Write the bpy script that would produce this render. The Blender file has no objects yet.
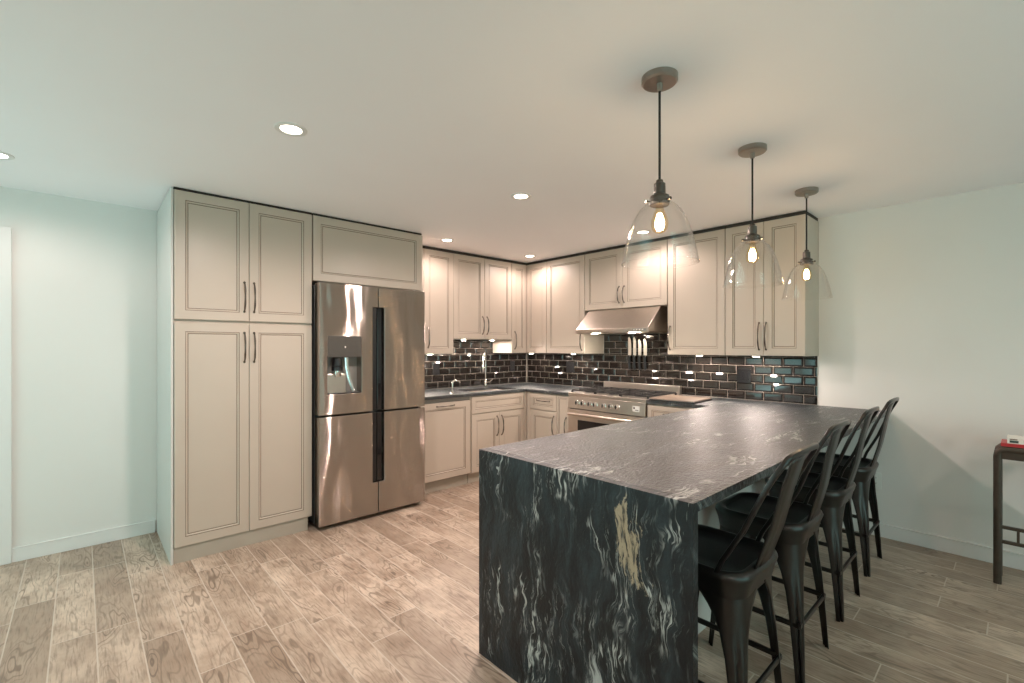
import bpy, bmesh, math, random
from mathutils import Vector, Matrix, Euler

random.seed(7)
PI = math.pi
R = math.radians
scene = bpy.context.scene
col = scene.collection

# ------------------------------------------------------------------ camera
H = 2.386                                   # ceiling height
cam_d = bpy.data.cameras.new('camera')
cam = bpy.data.objects.new('camera', cam_d)
col.objects.link(cam)
cam.location = (-4.2649, -4.3545, 1.3696)
cam.rotation_euler = (R(90), 0, -R(42.593))
cam_d.sensor_width = 36
cam_d.lens = 467.67 * 36 / 1024
cam_d.shift_y = 5.95 / 1024
cam_d.clip_start = 0.05
scene.camera = cam

# ------------------------------------------------------------------ exposure, world, daylight
scene.view_settings.view_transform = 'Standard'
scene.view_settings.look = 'None'
scene.view_settings.gamma = 1
scene.view_settings.use_curve_mapping = False
scene.view_settings.exposure = 0.15
scene.cycles.use_denoising = True
scene.cycles.max_bounces = 10
scene.cycles.diffuse_bounces = 6
scene.cycles.glossy_bounces = 5
scene.cycles.transparent_max_bounces = 24
scene.cycles.sample_clamp_indirect = 6

DAY = (0.60, 0.90, 0.97)
WARM = (1.0, 0.80, 0.74)
world = bpy.data.worlds.new('world')
scene.world = world
world.use_nodes = True
wb = world.node_tree.nodes['Background']
wb.inputs[0].default_value = (0.54, 0.92, 0.89, 1)
wb.inputs[1].default_value = 2.7


def area_light(name, loc, rot, sx, sy, power, color):
    d = bpy.data.lights.new(name, 'AREA')
    d.shape = 'RECTANGLE'
    d.size, d.size_y = sx, sy
    d.energy = power
    d.color = color
    o = bpy.data.objects.new(name, d)
    o.location = loc
    o.rotation_euler = rot
    col.objects.link(o)
    return o


# daylight coming in through the sliding door (left wall) and the window wall behind the camera
area_light('daylight_side', (-7.9, -1.6, -.45), (0, -R(124), 0), 1.6, 3.0, 32, DAY)
area_light('daylight_rear', (-3.0, -8.8, -.3), (R(120), 0, 0), 4.0, 1.6, 40, DAY)


# ------------------------------------------------------------------ materials
def new_mat(name):
    m = bpy.data.materials.new(name)
    m.use_nodes = True
    nt = m.node_tree
    return m, nt, nt.nodes, nt.links, nt.nodes['Principled BSDF']


def simple(name, rgb, rough=0.5, metal=0.0, noise=0.0, nscale=40, bump=0.0, spec=None, coat=0.0):
    m, nt, N, L, b = new_mat(name)
    b.inputs['Base Color'].default_value = (*rgb, 1)
    b.inputs['Roughness'].default_value = rough
    b.inputs['Metallic'].default_value = metal
    if spec is not None:
        b.inputs['Specular IOR Level'].default_value = spec
    if coat:
        b.inputs['Coat Weight'].default_value = coat
        b.inputs['Coat Roughness'].default_value = 0.1
    if noise or bump:
        tc = N.new('ShaderNodeTexCoord')
        nz = N.new('ShaderNodeTexNoise')
        nz.inputs['Scale'].default_value = nscale
        nz.inputs['Detail'].default_value = 4
        L.new(tc.outputs['Object'], nz.inputs['Vector'])
        if noise:
            mx = N.new('ShaderNodeMix')
            mx.data_type = 'RGBA'
            L.new(nz.outputs['Fac'], mx.inputs['Factor'])
            mx.inputs['A'].default_value = (*[c * (1 - noise) for c in rgb], 1)
            mx.inputs['B'].default_value = (*[min(1, c * (1 + noise)) for c in rgb], 1)
            L.new(mx.outputs['Result'], b.inputs['Base Color'])
        if bump:
            bp = N.new('ShaderNodeBump')
            bp.inputs['Strength'].default_value = bump
            bp.inputs['Distance'].default_value = 0.01
            L.new(nz.outputs['Fac'], bp.inputs['Height'])
            L.new(bp.outputs['Normal'], b.inputs['Normal'])
    return m


class G:
    """tiny expression helper for shader maths"""
    def __init__(self, nt):
        self.nt = nt

    def m(self, op, a, b=None, c=None, clamp=False):
        n = self.nt.nodes.new('ShaderNodeMath')
        n.operation = op
        n.use_clamp = clamp
        for i, v in enumerate((a, b, c)):
            if v is None:
                continue
            if isinstance(v, (int, float)):
                n.inputs[i].default_value = v
            else:
                self.nt.links.new(v, n.inputs[i])
        return n.outputs[0]

    def xyz(self, x, y, z):
        n = self.nt.nodes.new('ShaderNodeCombineXYZ')
        for i, v in enumerate((x, y, z)):
            if isinstance(v, (int, float)):
                n.inputs[i].default_value = v
            else:
                self.nt.links.new(v, n.inputs[i])
        return n.outputs[0]

    def noise(self, vec, scale=1, detail=3, rough=0.5, dist=0.0):
        n = self.nt.nodes.new('ShaderNodeTexNoise')
        n.inputs['Scale'].default_value = scale
        n.inputs['Detail'].default_value = detail
        n.inputs['Roughness'].default_value = rough
        n.inputs['Distortion'].default_value = dist
        self.nt.links.new(vec, n.inputs['Vector'])
        return n.outputs['Fac']

    def white(self, vec):
        n = self.nt.nodes.new('ShaderNodeTexWhiteNoise')
        n.noise_dimensions = '3D'
        self.nt.links.new(vec, n.inputs['Vector'])
        return n.outputs['Value']

    def step(self, x, lo, hi, a=0.0, b=1.0):
        n = self.nt.nodes.new('ShaderNodeMapRange')
        n.interpolation_type = 'SMOOTHSTEP'
        self.nt.links.new(x, n.inputs['Value'])
        for k, v in (('From Min', lo), ('From Max', hi), ('To Min', a), ('To Max', b)):
            n.inputs[k].default_value = v
        return n.outputs['Result']

    def mix(self, f, a, b):
        n = self.nt.nodes.new('ShaderNodeMix')
        n.data_type = 'RGBA'
        for k, v in (('Factor', f), ('A', a), ('B', b)):
            if isinstance(v, tuple):
                n.inputs[k].default_value = (*v, 1)
            elif isinstance(v, (int, float)):
                n.inputs[k].default_value = v
            else:
                self.nt.links.new(v, n.inputs[k])
        return n.outputs['Result']

    def pos(self):
        g = self.nt.nodes.new('ShaderNodeNewGeometry')
        s = self.nt.nodes.new('ShaderNodeSeparateXYZ')
        self.nt.links.new(g.outputs['Position'], s.inputs[0])
        return s.outputs

    def bump(self, h, strength, dist):
        n = self.nt.nodes.new('ShaderNodeBump')
        n.inputs['Strength'].default_value = strength
        n.inputs['Distance'].default_value = dist
        self.nt.links.new(h, n.inputs['Height'])
        return n.outputs['Normal']


def floor_material():
    m, nt, N, L, b = new_mat('wood_look_plank_tile')
    g = G(nt)
    x, y, z = g.pos()
    u = g.m('DIVIDE', g.m('ADD', x, 4.215), 0.156)
    row = g.m('FLOOR', u)
    fu = g.m('FRACT', u)
    off = g.white(g.xyz(row, 3.7, 0.0))
    v = g.m('ADD', g.m('DIVIDE', y, 0.88), off)
    cell = g.m('FLOOR', v)
    fv = g.m('FRACT', v)
    pid = g.white(g.xyz(row, cell, 1.3))
    pid2 = g.white(g.xyz(row, cell, 9.1))
    du = g.m('ABSOLUTE', g.m('SUBTRACT', fu, 0.5))
    dv = g.m('ABSOLUTE', g.m('SUBTRACT', fv, 0.5))
    joint = g.m('MAXIMUM', g.step(du, 0.478, 0.488), g.step(dv, 0.4962, 0.498))
    # cathedral grain: contour lines of a stretched noise
    gv = g.xyz(g.m('ADD', g.m('MULTIPLY', x, 8.5), g.m('MULTIPLY', pid, 37.0)),
               g.m('ADD', g.m('MULTIPLY', y, 2.0), g.m('MULTIPLY', pid2, 51.0)), 0.0)
    n1 = g.noise(gv, 1.0, 2, 0.45, 0.3)
    rings = g.m('SINE', g.m('MULTIPLY', n1, 95.0))
    rings = g.step(rings, 0.25, 1.0)
    fine = g.noise(g.xyz(g.m('MULTIPLY', x, 120.0), g.m('MULTIPLY', y, 9.0), pid), 1.0, 4, 0.6)
    blot = g.noise(g.xyz(g.m('ADD', g.m('MULTIPLY', x, 6.0), g.m('MULTIPLY', pid2, 20.0)),
                         g.m('MULTIPLY', y, 4.0), 0.0), 1.0, 4, 0.6)
    c = g.mix(g.step(blot, 0.3, 0.7), FLOOR_A, FLOOR_B)
    c = g.mix(g.m('MULTIPLY', pid, 0.7), c, FLOOR_C)
    c = g.mix(g.m('MULTIPLY', g.m('MULTIPLY', rings, g.step(n1, 0.35, 0.75)), 0.72), c, FLOOR_D)
    c = g.mix(g.step(fine, 0.45, 0.75, 0.0, 0.6), c, FLOOR_D)
    c = g.mix(g.m('MULTIPLY', joint, 0.8), c, FLOOR_J)
    L.new(c, b.inputs['Base Color'])
    L.new(g.step(blot, 0.3, 0.7, 0.33, 0.46), b.inputs['Roughness'])
    h = g.m('SUBTRACT', g.m('MULTIPLY', rings, -0.12), joint)
    L.new(g.bump(h, 0.35, 0.003), b.inputs['Normal'])
    return m


FLOOR_A = (0.38, 0.285, 0.215)
FLOOR_B = (0.68, 0.56, 0.45)
FLOOR_C = (0.28, 0.205, 0.15)
FLOOR_D = (0.12, 0.082, 0.057)
FLOOR_J = (0.60, 0.52, 0.44)


def stone_material():
    """dark leathered granite: long pale veins running along the slab, over the mitre and down the waterfall"""
    m, nt, N, L, b = new_mat('dark_veined_granite')
    g = G(nt)
    x, y, z = g.pos()
    s = g.m('ADD', x, z)
    w1 = g.noise(g.xyz(g.m('MULTIPLY', y, 2.6), g.m('MULTIPLY', s, 2.0), 0.0), 1.0, 4, 0.55)
    w2 = g.noise(g.xyz(g.m('MULTIPLY', y, 9.0), g.m('MULTIPLY', s, 6.0), 4.0), 1.0, 3, 0.5)
    yw = g.m('ADD', y, g.m('ADD', g.m('MULTIPLY', g.m('SUBTRACT', w1, 0.5), 0.28),
                           g.m('MULTIPLY', g.m('SUBTRACT', w2, 0.5), 0.05)))
    base = g.noise(g.xyz(g.m('MULTIPLY', yw, 16.0), g.m('MULTIPLY', s, 2.6), 2.0), 1.0, 6, 0.65)
    v1 = g.noise(g.xyz(g.m('MULTIPLY', yw, 8.5), g.m('MULTIPLY', s, 1.0), 11.0), 1.0, 6, 0.55)
    v2 = g.noise(g.xyz(g.m('MULTIPLY', yw, 22.0), g.m('MULTIPLY', s, 2.6), 23.0), 1.0, 6, 0.6)
    v3 = g.noise(g.xyz(g.m('MULTIPLY', yw, 42.0), g.m('MULTIPLY', s, 7.0), 31.0), 1.0, 5, 0.6)
    gate = g.noise(g.xyz(g.m('MULTIPLY', y, 5.0), g.m('MULTIPLY', s, 3.2), 8.0), 1.0, 3, 0.6)
    d1 = g.m('ABSOLUTE', g.m('SUBTRACT', v1, 0.5))
    d2 = g.m('ABSOLUTE', g.m('SUBTRACT', v2, 0.52))
    vein1 = g.m('MULTIPLY', g.step(d1, 0.002, 0.012, 1.0, 0.0), g.step(gate, 0.47, 0.60))
    vein2 = g.m('MULTIPLY', g.step(d2, 0.002, 0.011, 1.0, 0.0), g.step(gate, 0.44, 0.62))
    fleck = g.m('MULTIPLY', g.step(v3, 0.57, 0.68), g.step(gate, 0.32, 0.60))
    c = g.mix(g.step(base, 0.38, 0.68), (0.0025, 0.004, 0.006), (0.020, 0.031, 0.038))
    c = g.mix(g.m('MULTIPLY', fleck, 0.6), c, (0.20, 0.225, 0.23))
    onface = g.step(x, -2.93, -2.90, 1.0, 0.0)
    vs = g.m('ADD', g.m('MULTIPLY', onface, 0.32), 0.55)
    c = g.mix(g.m('MULTIPLY', vein2, g.m('MULTIPLY', vs, 0.6)), c, (0.36, 0.38, 0.36))
    c = g.mix(g.m('MULTIPLY', vein1, vs), c, (0.52, 0.55, 0.53))
    # the tan mineral patch on the waterfall and the pale knot at its foot
    dy = g.m('DIVIDE', g.m('SUBTRACT', yw, PATCH_Y), 0.075)
    dz = g.m('DIVIDE', g.m('SUBTRACT', z, 0.735), 0.15)
    dd = g.m('SQRT', g.m('ADD', g.m('MULTIPLY', dy, dy), g.m('MULTIPLY', dz, dz)))
    pn = g.noise(g.xyz(g.m('MULTIPLY', yw, 22.0), g.m('MULTIPLY', s, 7.0), 3.0), 1.0, 6, 0.7)
    pm = g.m('MULTIPLY', g.m('MULTIPLY', g.step(g.m('ADD', dd, g.m('MULTIPLY', pn, 4.6)), 2.85, 3.1, 1.0, 0.0), onface), 0.95)
    pm = g.m('MULTIPLY', pm, g.step(v3, 0.40, 0.52))
    c = g.mix(pm, c, (0.42, 0.35, 0.24))
    ky = g.m('DIVIDE', g.m('SUBTRACT', yw, -3.335), 0.05)
    kz = g.m('DIVIDE', g.m('SUBTRACT', z, 0.20), 0.09)
    kd = g.m('SQRT', g.m('ADD', g.m('MULTIPLY', ky, ky), g.m('MULTIPLY', kz, kz)))
    km = g.m('MULTIPLY', g.step(g.m('ADD', kd, g.m('MULTIPLY', v3, 4.0)), 2.3, 2.9, 1.0, 0.0), onface)
    c = g.mix(g.m('MULTIPLY', km, 0.8), c, (0.50, 0.53, 0.52))
    L.new(c, b.inputs['Base Color'])
    L.new(g.m('ADD', g.m('MULTIPLY', onface, 0.06), 0.35), b.inputs['Roughness'])
    L.new(g.m('SUBTRACT', 1.0, g.m('MULTIPLY', onface, 0.6)), b.inputs['Specular IOR Level'])
    le = g.noise(g.xyz(g.m('MULTIPLY', y, 85.0), g.m('MULTIPLY', x, 60.0), g.m('MULTIPLY', z, 60.0)), 1.0, 3, 0.55)
    L.new(g.bump(g.m('MULTIPLY', le, g.m('SUBTRACT', 1.0, g.m('MULTIPLY', onface, 0.8))), 1.0, 0.010), b.inputs['Normal'])
    return m


PATCH_Y = -3.50


def steel_material(name, rgb, rough, wave, brush):
    """horizontally brushed sheet: fine grain scatters reflections up and down, the sheet itself is slightly wavy"""
    m, nt, N, L, b = new_mat(name)
    g = G(nt)
    x, y, z = g.pos()
    b.inputs['Base Color'].default_value = (*rgb, 1)
    b.inputs['Metallic'].default_value = 1
    b.inputs['Roughness'].default_value = rough
    b.inputs['Anisotropic'].default_value = 1.0
    b.inputs['Anisotropic Rotation'].default_value = 0.25
    tg = N.new('ShaderNodeTangent')
    tg.direction_type = 'RADIAL'
    tg.axis = 'Z'
    L.new(tg.outputs['Tangent'], b.inputs['Tangent'])
    w1 = g.noise(g.xyz(g.m('MULTIPLY', x, 11.0), g.m('MULTIPLY', y, 11.0), g.m('MULTIPLY', z, 1.6)), 1.0, 2, 0.45)
    grain = [g.white(g.xyz(g.m('MULTIPLY', x, 317.0 + k), g.m('MULTIPLY', z, 9173.0 + 531 * k), 0.7 * k)) for k in (0, 1)]
    vz = g.m('MULTIPLY', g.m('SUBTRACT', g.m('ADD', grain[0], grain[1]), 1.0), brush)
    vx = g.m('MULTIPLY', g.m('SUBTRACT', w1, 0.5), wave)
    geo = N.new('ShaderNodeNewGeometry')
    add = N.new('ShaderNodeVectorMath')
    add.operation = 'ADD'
    L.new(geo.outputs['Normal'], add.inputs[0])
    L.new(g.xyz(vx, 0.0, vz), add.inputs[1])
    nrm = N.new('ShaderNodeVectorMath')
    nrm.operation = 'NORMALIZE'
    L.new(add.outputs[0], nrm.inputs[0])
    L.new(nrm.outputs[0], b.inputs['Normal'])
    return m


def glass_material(name, tint, lo, hi, rough=0.02):
    m = bpy.data.materials.new(name)
    m.use_nodes = True
    nt = m.node_tree
    N, L = nt.nodes, nt.links
    N.clear()
    out = N.new('ShaderNodeOutputMaterial')
    tr = N.new('ShaderNodeBsdfTransparent')
    tr.inputs[0].default_value = (*tint, 1)
    gl = N.new('ShaderNodeBsdfGlossy')
    gl.inputs['Roughness'].default_value = rough
    mx = N.new('ShaderNodeMixShader')
    fr = N.new('ShaderNodeLayerWeight')
    fr.inputs['Blend'].default_value = 0.35
    mr = N.new('ShaderNodeMapRange')
    mr.inputs['To Min'].default_value = lo
    mr.inputs['To Max'].default_value = hi
    pw = N.new('ShaderNodeMath')
    pw.operation = 'POWER'
    pw.inputs[1].default_value = 2.2
    L.new(fr.outputs['Facing'], pw.inputs[0])
    L.new(pw.outputs[0], mr.inputs['Value'])
    L.new(mr.outputs['Result'], mx.inputs[0])
    L.new(tr.outputs[0], mx.inputs[1])
    L.new(gl.outputs[0], mx.inputs[2])
    L.new(mx.outputs[0], out.inputs[0])
    return m


def emit(name, rgb, strength):
    m = bpy.data.materials.new(name)
    m.use_nodes = True
    nt = m.node_tree
    nt.nodes.clear()
    e = nt.nodes.new('ShaderNodeEmission')
    e.inputs[0].default_value = (*rgb, 1)
    e.inputs[1].default_value = strength
    o = nt.nodes.new('ShaderNodeOutputMaterial')
    nt.links.new(e.outputs[0], o.inputs[0])
    return m


def wood_board_material():
    m, nt, N, L, b = new_mat('board_wood')
    g = G(nt)
    x, y, z = g.pos()
    n = g.noise(g.xyz(g.m('MULTIPLY', x, 60.0), g.m('MULTIPLY', y, 5.0), 0.0), 1.0, 4, 0.6)
    L.new(g.mix(n, (0.15, 0.11, 0.085), (0.28, 0.22, 0.17)), b.inputs['Base Color'])
    b.inputs['Roughness'].default_value = 0.35
    return m


M = dict(
    wall=simple('wall_paint', (0.74, 0.73, 0.705), 0.55, noise=0.02, nscale=3, bump=0.04),
    ceil=simple('ceiling_paint', (0.91, 0.89, 0.905), 0.7, noise=0.02, nscale=2),
    trim=simple('trim_paint', (0.76, 0.755, 0.74), 0.4, noise=0.01, nscale=5),
    paint=simple('taupe_cabinet_paint', (0.50, 0.435, 0.365), 0.36, noise=0.03, nscale=5),
    endp=simple('pale_end_panel_paint', (0.60, 0.595, 0.57), 0.4, noise=0.01, nscale=5),
    glaze=simple('brown_glaze', (0.12, 0.085, 0.055), 0.5, noise=0.2, nscale=60),
    toe=simple('toe_kick_paint', (0.40, 0.36, 0.30), 0.45, noise=0.04, nscale=8),
    nickel=simple('dark_nickel', (0.22, 0.20, 0.18), 0.25, 1.0, noise=0.1, nscale=90),
    chrome=simple('chrome', (0.80, 0.79, 0.77), 0.1, 1.0, noise=0.03, nscale=90),
    gunmetal=simple('gunmetal', (0.36, 0.33, 0.295), 0.3, 1.0, noise=0.08, nscale=60),
    socketmetal=simple('dark_socket_metal', (0.13, 0.115, 0.10), 0.32, 1.0, noise=0.08, nscale=60),
    steel=steel_material('brushed_steel_wavy', (0.42, 0.375, 0.335), 0.16, 0.36, 0.75),
    steel2=simple('satin_steel', (0.62, 0.56, 0.50), 0.29, 0.97, noise=0.05, nscale=30),
    darksteel=simple('fridge_side_grey', (0.10, 0.11, 0.11), 0.4, 0.6, noise=0.05),
    black=simple('black_plastic', (0.012, 0.012, 0.013), 0.3, noise=0.1, nscale=50),
    blackglass=simple('black_glass', (0.01, 0.01, 0.011), 0.06, noise=0.1, nscale=9),
    iron=simple('cast_iron', (0.018, 0.017, 0.016), 0.5, noise=0.2, nscale=80, bump=0.1),
    grout=simple('grout', (0.33, 0.29, 0.25), 0.8, noise=0.15, nscale=80),
    tile=simple('black_glazed_tile', (0.012, 0.0095, 0.008), 0.07, noise=0.25, nscale=4, spec=0.7),
    stoolm=simple('black_powder_coated_steel', (0.050, 0.048, 0.046), 0.28, 0.85, noise=0.15, nscale=30),
    seatpan=simple('black_seat_coating', (0.008, 0.008, 0.0085), 0.5, noise=0.15, nscale=40),
    cord=simple('black_cord', (0.012, 0.011, 0.010), 0.6, noise=0.2, nscale=90),
    glass=glass_material('clear_glass', (0.99, 0.99, 0.985), 0.022, 0.85),
    pane=glass_material('window_glass', (0.95, 0.97, 0.96), 0.04, 0.4),
    bulbglass=glass_material('bulb_glass', (1.0, 0.90, 0.72), 0.05, 0.4),
    filament=emit('filament_glow', (1.0, 0.68, 0.34), 60.0),
    canlens=emit('downlight_lens', (1.0, 0.87, 0.70), 14.0),
    puck=emit('puck_lens', (1.0, 0.88, 0.72), 350.0),
    bronze=simple('dark_bronze_table_metal', (0.075, 0.058, 0.045), 0.42, 0.5, noise=0.2, nscale=30),
    tabletop=simple('brown_table_top', (0.16, 0.13, 0.10), 0.4, noise=0.2, nscale=14),
    red=simple('red_cover', (0.45, 0.03, 0.035), 0.4, noise=0.1, nscale=30),
    white=simple('white_paper', (0.80, 0.78, 0.72), 0.5, noise=0.04, nscale=70),
    dkgreen=simple('dark_green_print', (0.03, 0.06, 0.05), 0.4, noise=0.2, nscale=40),
    brownink=simple('brown_print', (0.20, 0.12, 0.08), 0.4, noise=0.2, nscale=40),
    blade=simple('knife_steel', (0.82, 0.78, 0.72), 0.3, 0.85, noise=0.03, nscale=30),
    board=wood_board_material(),
    inside=simple('dark_gap', (0.03, 0.026, 0.022), 0.8, noise=0.1),  # near-black: outlet slots, and the painted shade above the cabinets
    outletw=simple('white_plastic', (0.75, 0.76, 0.73), 0.35, noise=0.02),
    panelgrey=simple('dark_grey_panel', (0.075, 0.068, 0.06), 0.25, noise=0.05),
    gasket=simple('grey_plastic', (0.24, 0.23, 0.21), 0.35, noise=0.06),
)
M['floor'] = floor_material()
M['stone'] = stone_material()


# ------------------------------------------------------------------ mesh helpers
class MB:
    """collects shapes into one mesh; several materials are allowed through slots"""
    def __init__(self):
        self.v, self.f, self.mi, self.sm = [], [], [], []
        self.mats = []

    def slot(self, m):
        if m not in self.mats:
            self.mats.append(m)
        return self.mats.index(m)

    def add(self, verts, faces, m, smooth=False):
        o = len(self.v)
        self.v += [tuple(p) for p in verts]
        k = self.slot(m)
        for f in faces:
            self.f.append([o + i for i in f])
            self.mi.append(k)
            self.sm.append(smooth)
        return self

    def box(self, x0, x1, y0, y1, z0, z1, m, ch=0.0):
        x0, x1 = min(x0, x1), max(x0, x1)
        y0, y1 = min(y0, y1), max(y0, y1)
        z0, z1 = min(z0, z1), max(z0, z1)
        if ch <= 0:
            v = [(x, y, z) for z in (z0, z1) for y in (y0, y1) for x in (x0, x1)]
            f = [(0, 2, 3, 1), (4, 5, 7, 6), (0, 1, 5, 4), (2, 6, 7, 3), (0, 4, 6, 2), (1, 3, 7, 5)]
            return self.add(v, f, m)
        bm = bmesh.new()
        bmesh.ops.create_cube(bm, size=1)
        bmesh.ops.scale(bm, vec=(x1 - x0, y1 - y0, z1 - z0), verts=bm.verts)
        bmesh.ops.translate(bm, vec=((x0 + x1) / 2, (y0 + y1) / 2, (z0 + z1) / 2), verts=bm.verts)
        bmesh.ops.bevel(bm, geom=bm.edges[:], offset=ch, segments=2, profile=0.5, affect='EDGES', clamp_overlap=True)
        bm.verts.index_update()
        self.add([p.co[:] for p in bm.verts], [[p.index for p in f.verts] for f in bm.faces], m)
        bm.free()
        return self

    def tube(self, pts, rad, m, n=10, flat=None, ref=(0, 0, 1), cap=True):
        """sweep along pts; rad = number or list; flat=(a,b) gives an elliptic/box-like section scale"""
        pts = [Vector(p) for p in pts]
        k = len(pts)
        rr = [rad] * k if isinstance(rad, (int, float)) else rad
        rings = []
        for i, p in enumerate(pts):
            t = (pts[min(i + 1, k - 1)] - pts[max(i - 1, 0)]).normalized()
            rv = Vector(ref)
            if abs(t.dot(rv)) > 0.97:
                rv = Vector((1, 0, 0)) if abs(t.x) < 0.9 else Vector((0, 1, 0))
            a = t.cross(rv).normalized()
            bb = a.cross(t).normalized()
            ring = []
            for j in range(n):
                th = 2 * PI * j / n
                ca, sa = math.cos(th), math.sin(th)
                if flat:
                    e = 0.55
                    ca = math.copysign(abs(ca) ** e, ca) * flat[0]
                    sa = math.copysign(abs(sa) ** e, sa) * flat[1]
                ring.append(p + a * ca * rr[i] + bb * sa * rr[i])
            rings.append(ring)
        v = [q for r in rings for q in r]
        f = []
        for i in range(k - 1):
            for j in range(n):
                j2 = (j + 1) % n
                f.append((i * n + j, i * n + j2, (i + 1) * n + j2, (i + 1) * n + j))
        if cap:
            f.append(tuple(range(n))[::-1])
            f.append(tuple((k - 1) * n + j for j in range(n)))
        return self.add(v, f, m, True)

    def lathe(self, prof, m, n=32, c=(0, 0, 0), axis='z', closed=False):
        """prof: list of (r, h)"""
        v, f = [], []
        k = len(prof)
        for r, h in prof:
            for j in range(n):
                a = 2 * PI * j / n
                p = (r * math.cos(a), r * math.sin(a), h)
                if axis == 'y':
                    p = (p[0], -p[2], p[1])
                elif axis == 'x':
                    p = (-p[2], p[0], p[1])
                v.append((p[0] + c[0], p[1] + c[1], p[2] + c[2]))
        for i in range(k - 1 + (1 if closed else 0)):
            i2 = (i + 1) % k
            for j in range(n):
                j2 = (j + 1) % n
                f.append((i * n + j, i * n + j2, i2 * n + j2, i2 * n + j))
        return self.add(v, f, m, True)

    def cells(self, us, vs, mask, d0, d1, m, plane='xy'):
        """prism of a union of grid cells; mask[j][i] for v-row j, u-column i; d0<d1 along the third axis"""
        def P(u, v, d):
            return (u, v, d) if plane == 'xy' else (u, d, v)
        nu, nv = len(us) - 1, len(vs) - 1
        on = lambda i, j: 0 <= i < nu and 0 <= j < nv and mask[j][i]
        V, F = [], []
        idx = {}

        def vi(i, j, d):
            key = (i, j, d)
            if key not in idx:
                idx[key] = len(V)
                V.append(P(us[i], vs[j], d))
            return idx[key]
        for j in range(nv):
            for i in range(nu):
                if not on(i, j):
                    continue
                for d, rev in ((d1, False), (d0, True)):
                    q = [vi(i, j, d), vi(i + 1, j, d), vi(i + 1, j + 1, d), vi(i, j + 1, d)]
                    F.append(q[::-1] if rev else q)
                for (di, dj, a, b_) in ((-1, 0, (i, j + 1), (i, j)), (1, 0, (i + 1, j), (i + 1, j + 1)),
                                        (0, -1, (i, j), (i + 1, j)), (0, 1, (i + 1, j + 1), (i, j + 1))):
                    if not on(i + di, j + dj):
                        F.append([vi(*a, d0), vi(*b_, d0), vi(*b_, d1), vi(*a, d1)])
        return self.add(V, F, m)

    def build(self, name, parent=None, loc=None, bevel=0.0, fixn=True):
        me = bpy.data.meshes.new(name)
        me.from_pydata(self.v, [], self.f)
        for mt in self.mats:
            me.materials.append(mt)
        me.polygons.foreach_set('material_index', self.mi)
        me.polygons.foreach_set('use_smooth', self.sm)
        me.update()
        if fixn:
            bm = bmesh.new()
            bm.from_mesh(me)
            bmesh.ops.recalc_face_normals(bm, faces=bm.faces[:])
            bm.to_mesh(me)
            bm.free()
        if any(self.sm):
            me.set_sharp_from_angle(angle=R(40))
        o = bpy.data.objects.new(name, me)
        col.objects.link(o)
        if parent is not None:
            o.parent = parent
        if loc is not None:
            o.location = loc
        if bevel:
            md = o.modifiers.new('bevel', 'BEVEL')
            md.width = bevel
            md.segments = 2
            md.limit_method = 'ANGLE'
            md.angle_limit = R(40)
        return o


def tag(o, label, cat, group=None, kind=None):
    if label:
        o['label'] = label
    if cat:
        o['category'] = cat
    if group:
        o['group'] = group
    if kind:
        o['kind'] = kind
    return o


def thing(name, label, cat, loc=(0, 0, 0), rotz=0.0, group=None):
    o = bpy.data.objects.new(name, None)
    o.empty_display_size = 0.1
    o.location = loc
    o.rotation_euler = (0, 0, rotz)
    col.objects.link(o)
    return tag(o, label, cat, group)


def struct(o, label, cat):
    return tag(o, label, cat, kind='structure')


def copy_tree(o, parent=None):
    c = o.copy()
    col.objects.link(c)
    if parent is not None:
        c.parent = parent
    for ch in [k for k in bpy.data.objects if k.parent == o]:
        copy_tree(ch, c)
    return c


# ------------------------------------------------------------------ room shell
XL, YF = -6.3, -7.2
struct(MB().box(XL - .1, .1, YF - .1, .1, -.1, 0, M['floor']).build('floor'),
       'grey brown wood-look plank tile floor running toward the sink wall', 'floor')
struct(MB().box(XL - .1, .1, YF - .1, .1, H, H + .1, M['ceil']).build('ceiling'),
       'flat painted ceiling with recessed lights', 'ceiling')
struct(MB().box(XL - .1, .1, 0, .1, 0, H, M['wall']).build('wall_back'),
       'pale wall behind the pantry, refrigerator and sink', 'wall')
struct(MB().box(0, .1, YF, 0, 0, H, M['wall']).build('wall_right'),
       'pale wall behind the range, bare to the right of the peninsula', 'wall')
# left wall with a glazed sliding door opening
w = MB()
w.cells([YF, -2.5, -.4, 0], [0, 2.1, H], [[1, 0, 1], [1, 1, 1]], 0, 0.1, M['wall'])
w.v = [(XL - d, u, v) for (u, v, d) in w.v]
struct(w.build('wall_left'), 'pale wall on the left side of the room', 'wall')
# wall behind the camera with a wide window
w = MB()
w.cells([XL, -4.8, -1.2, 0], [0, .1, 2.1, H], [[1, 1, 1], [1, 0, 1], [1, 1, 1]], YF - .1, YF, M['wall'], plane='xz')
struct(w.build('wall_front'), 'pale wall behind the viewpoint', 'wall')

r = struct(thing('window_1', None, None, (-3.0, YF - .05, .1)), 'wide white framed window behind the viewpoint', 'window')
w = MB()
for x0, x1 in ((-1.8, -1.74), (-.63, -.57), (.57, .63), (1.74, 1.8)):
    w.box(x0, x1, -.04, .04, 0, 2.0, M['trim'])
w.box(-1.8, 1.8, -.04, .04, 0, .06, M['trim']).box(-1.8, 1.8, -.04, .04, 1.94, 2.0, M['trim'])
w.build('window_frame', r)
MB().box(-1.74, 1.74, -.006, .006, .06, 1.94, M['pane']).build('pane', r)
r = struct(thing('door_2', None, None, (XL - .05, -1.45, 0)), 'glazed sliding door in the left wall', 'door')
w = MB()
for y0, y1 in ((-1.05, -.98), (-.05, .05), (.98, 1.05)):
    w.box(-.04, .04, y0, y1, 0, 2.1, M['trim'])
w.box(-.04, .04, -1.05, 1.05, 0, .08, M['trim']).box(-.04, .04, -1.05, 1.05, 2.03, 2.1, M['trim'])
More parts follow.
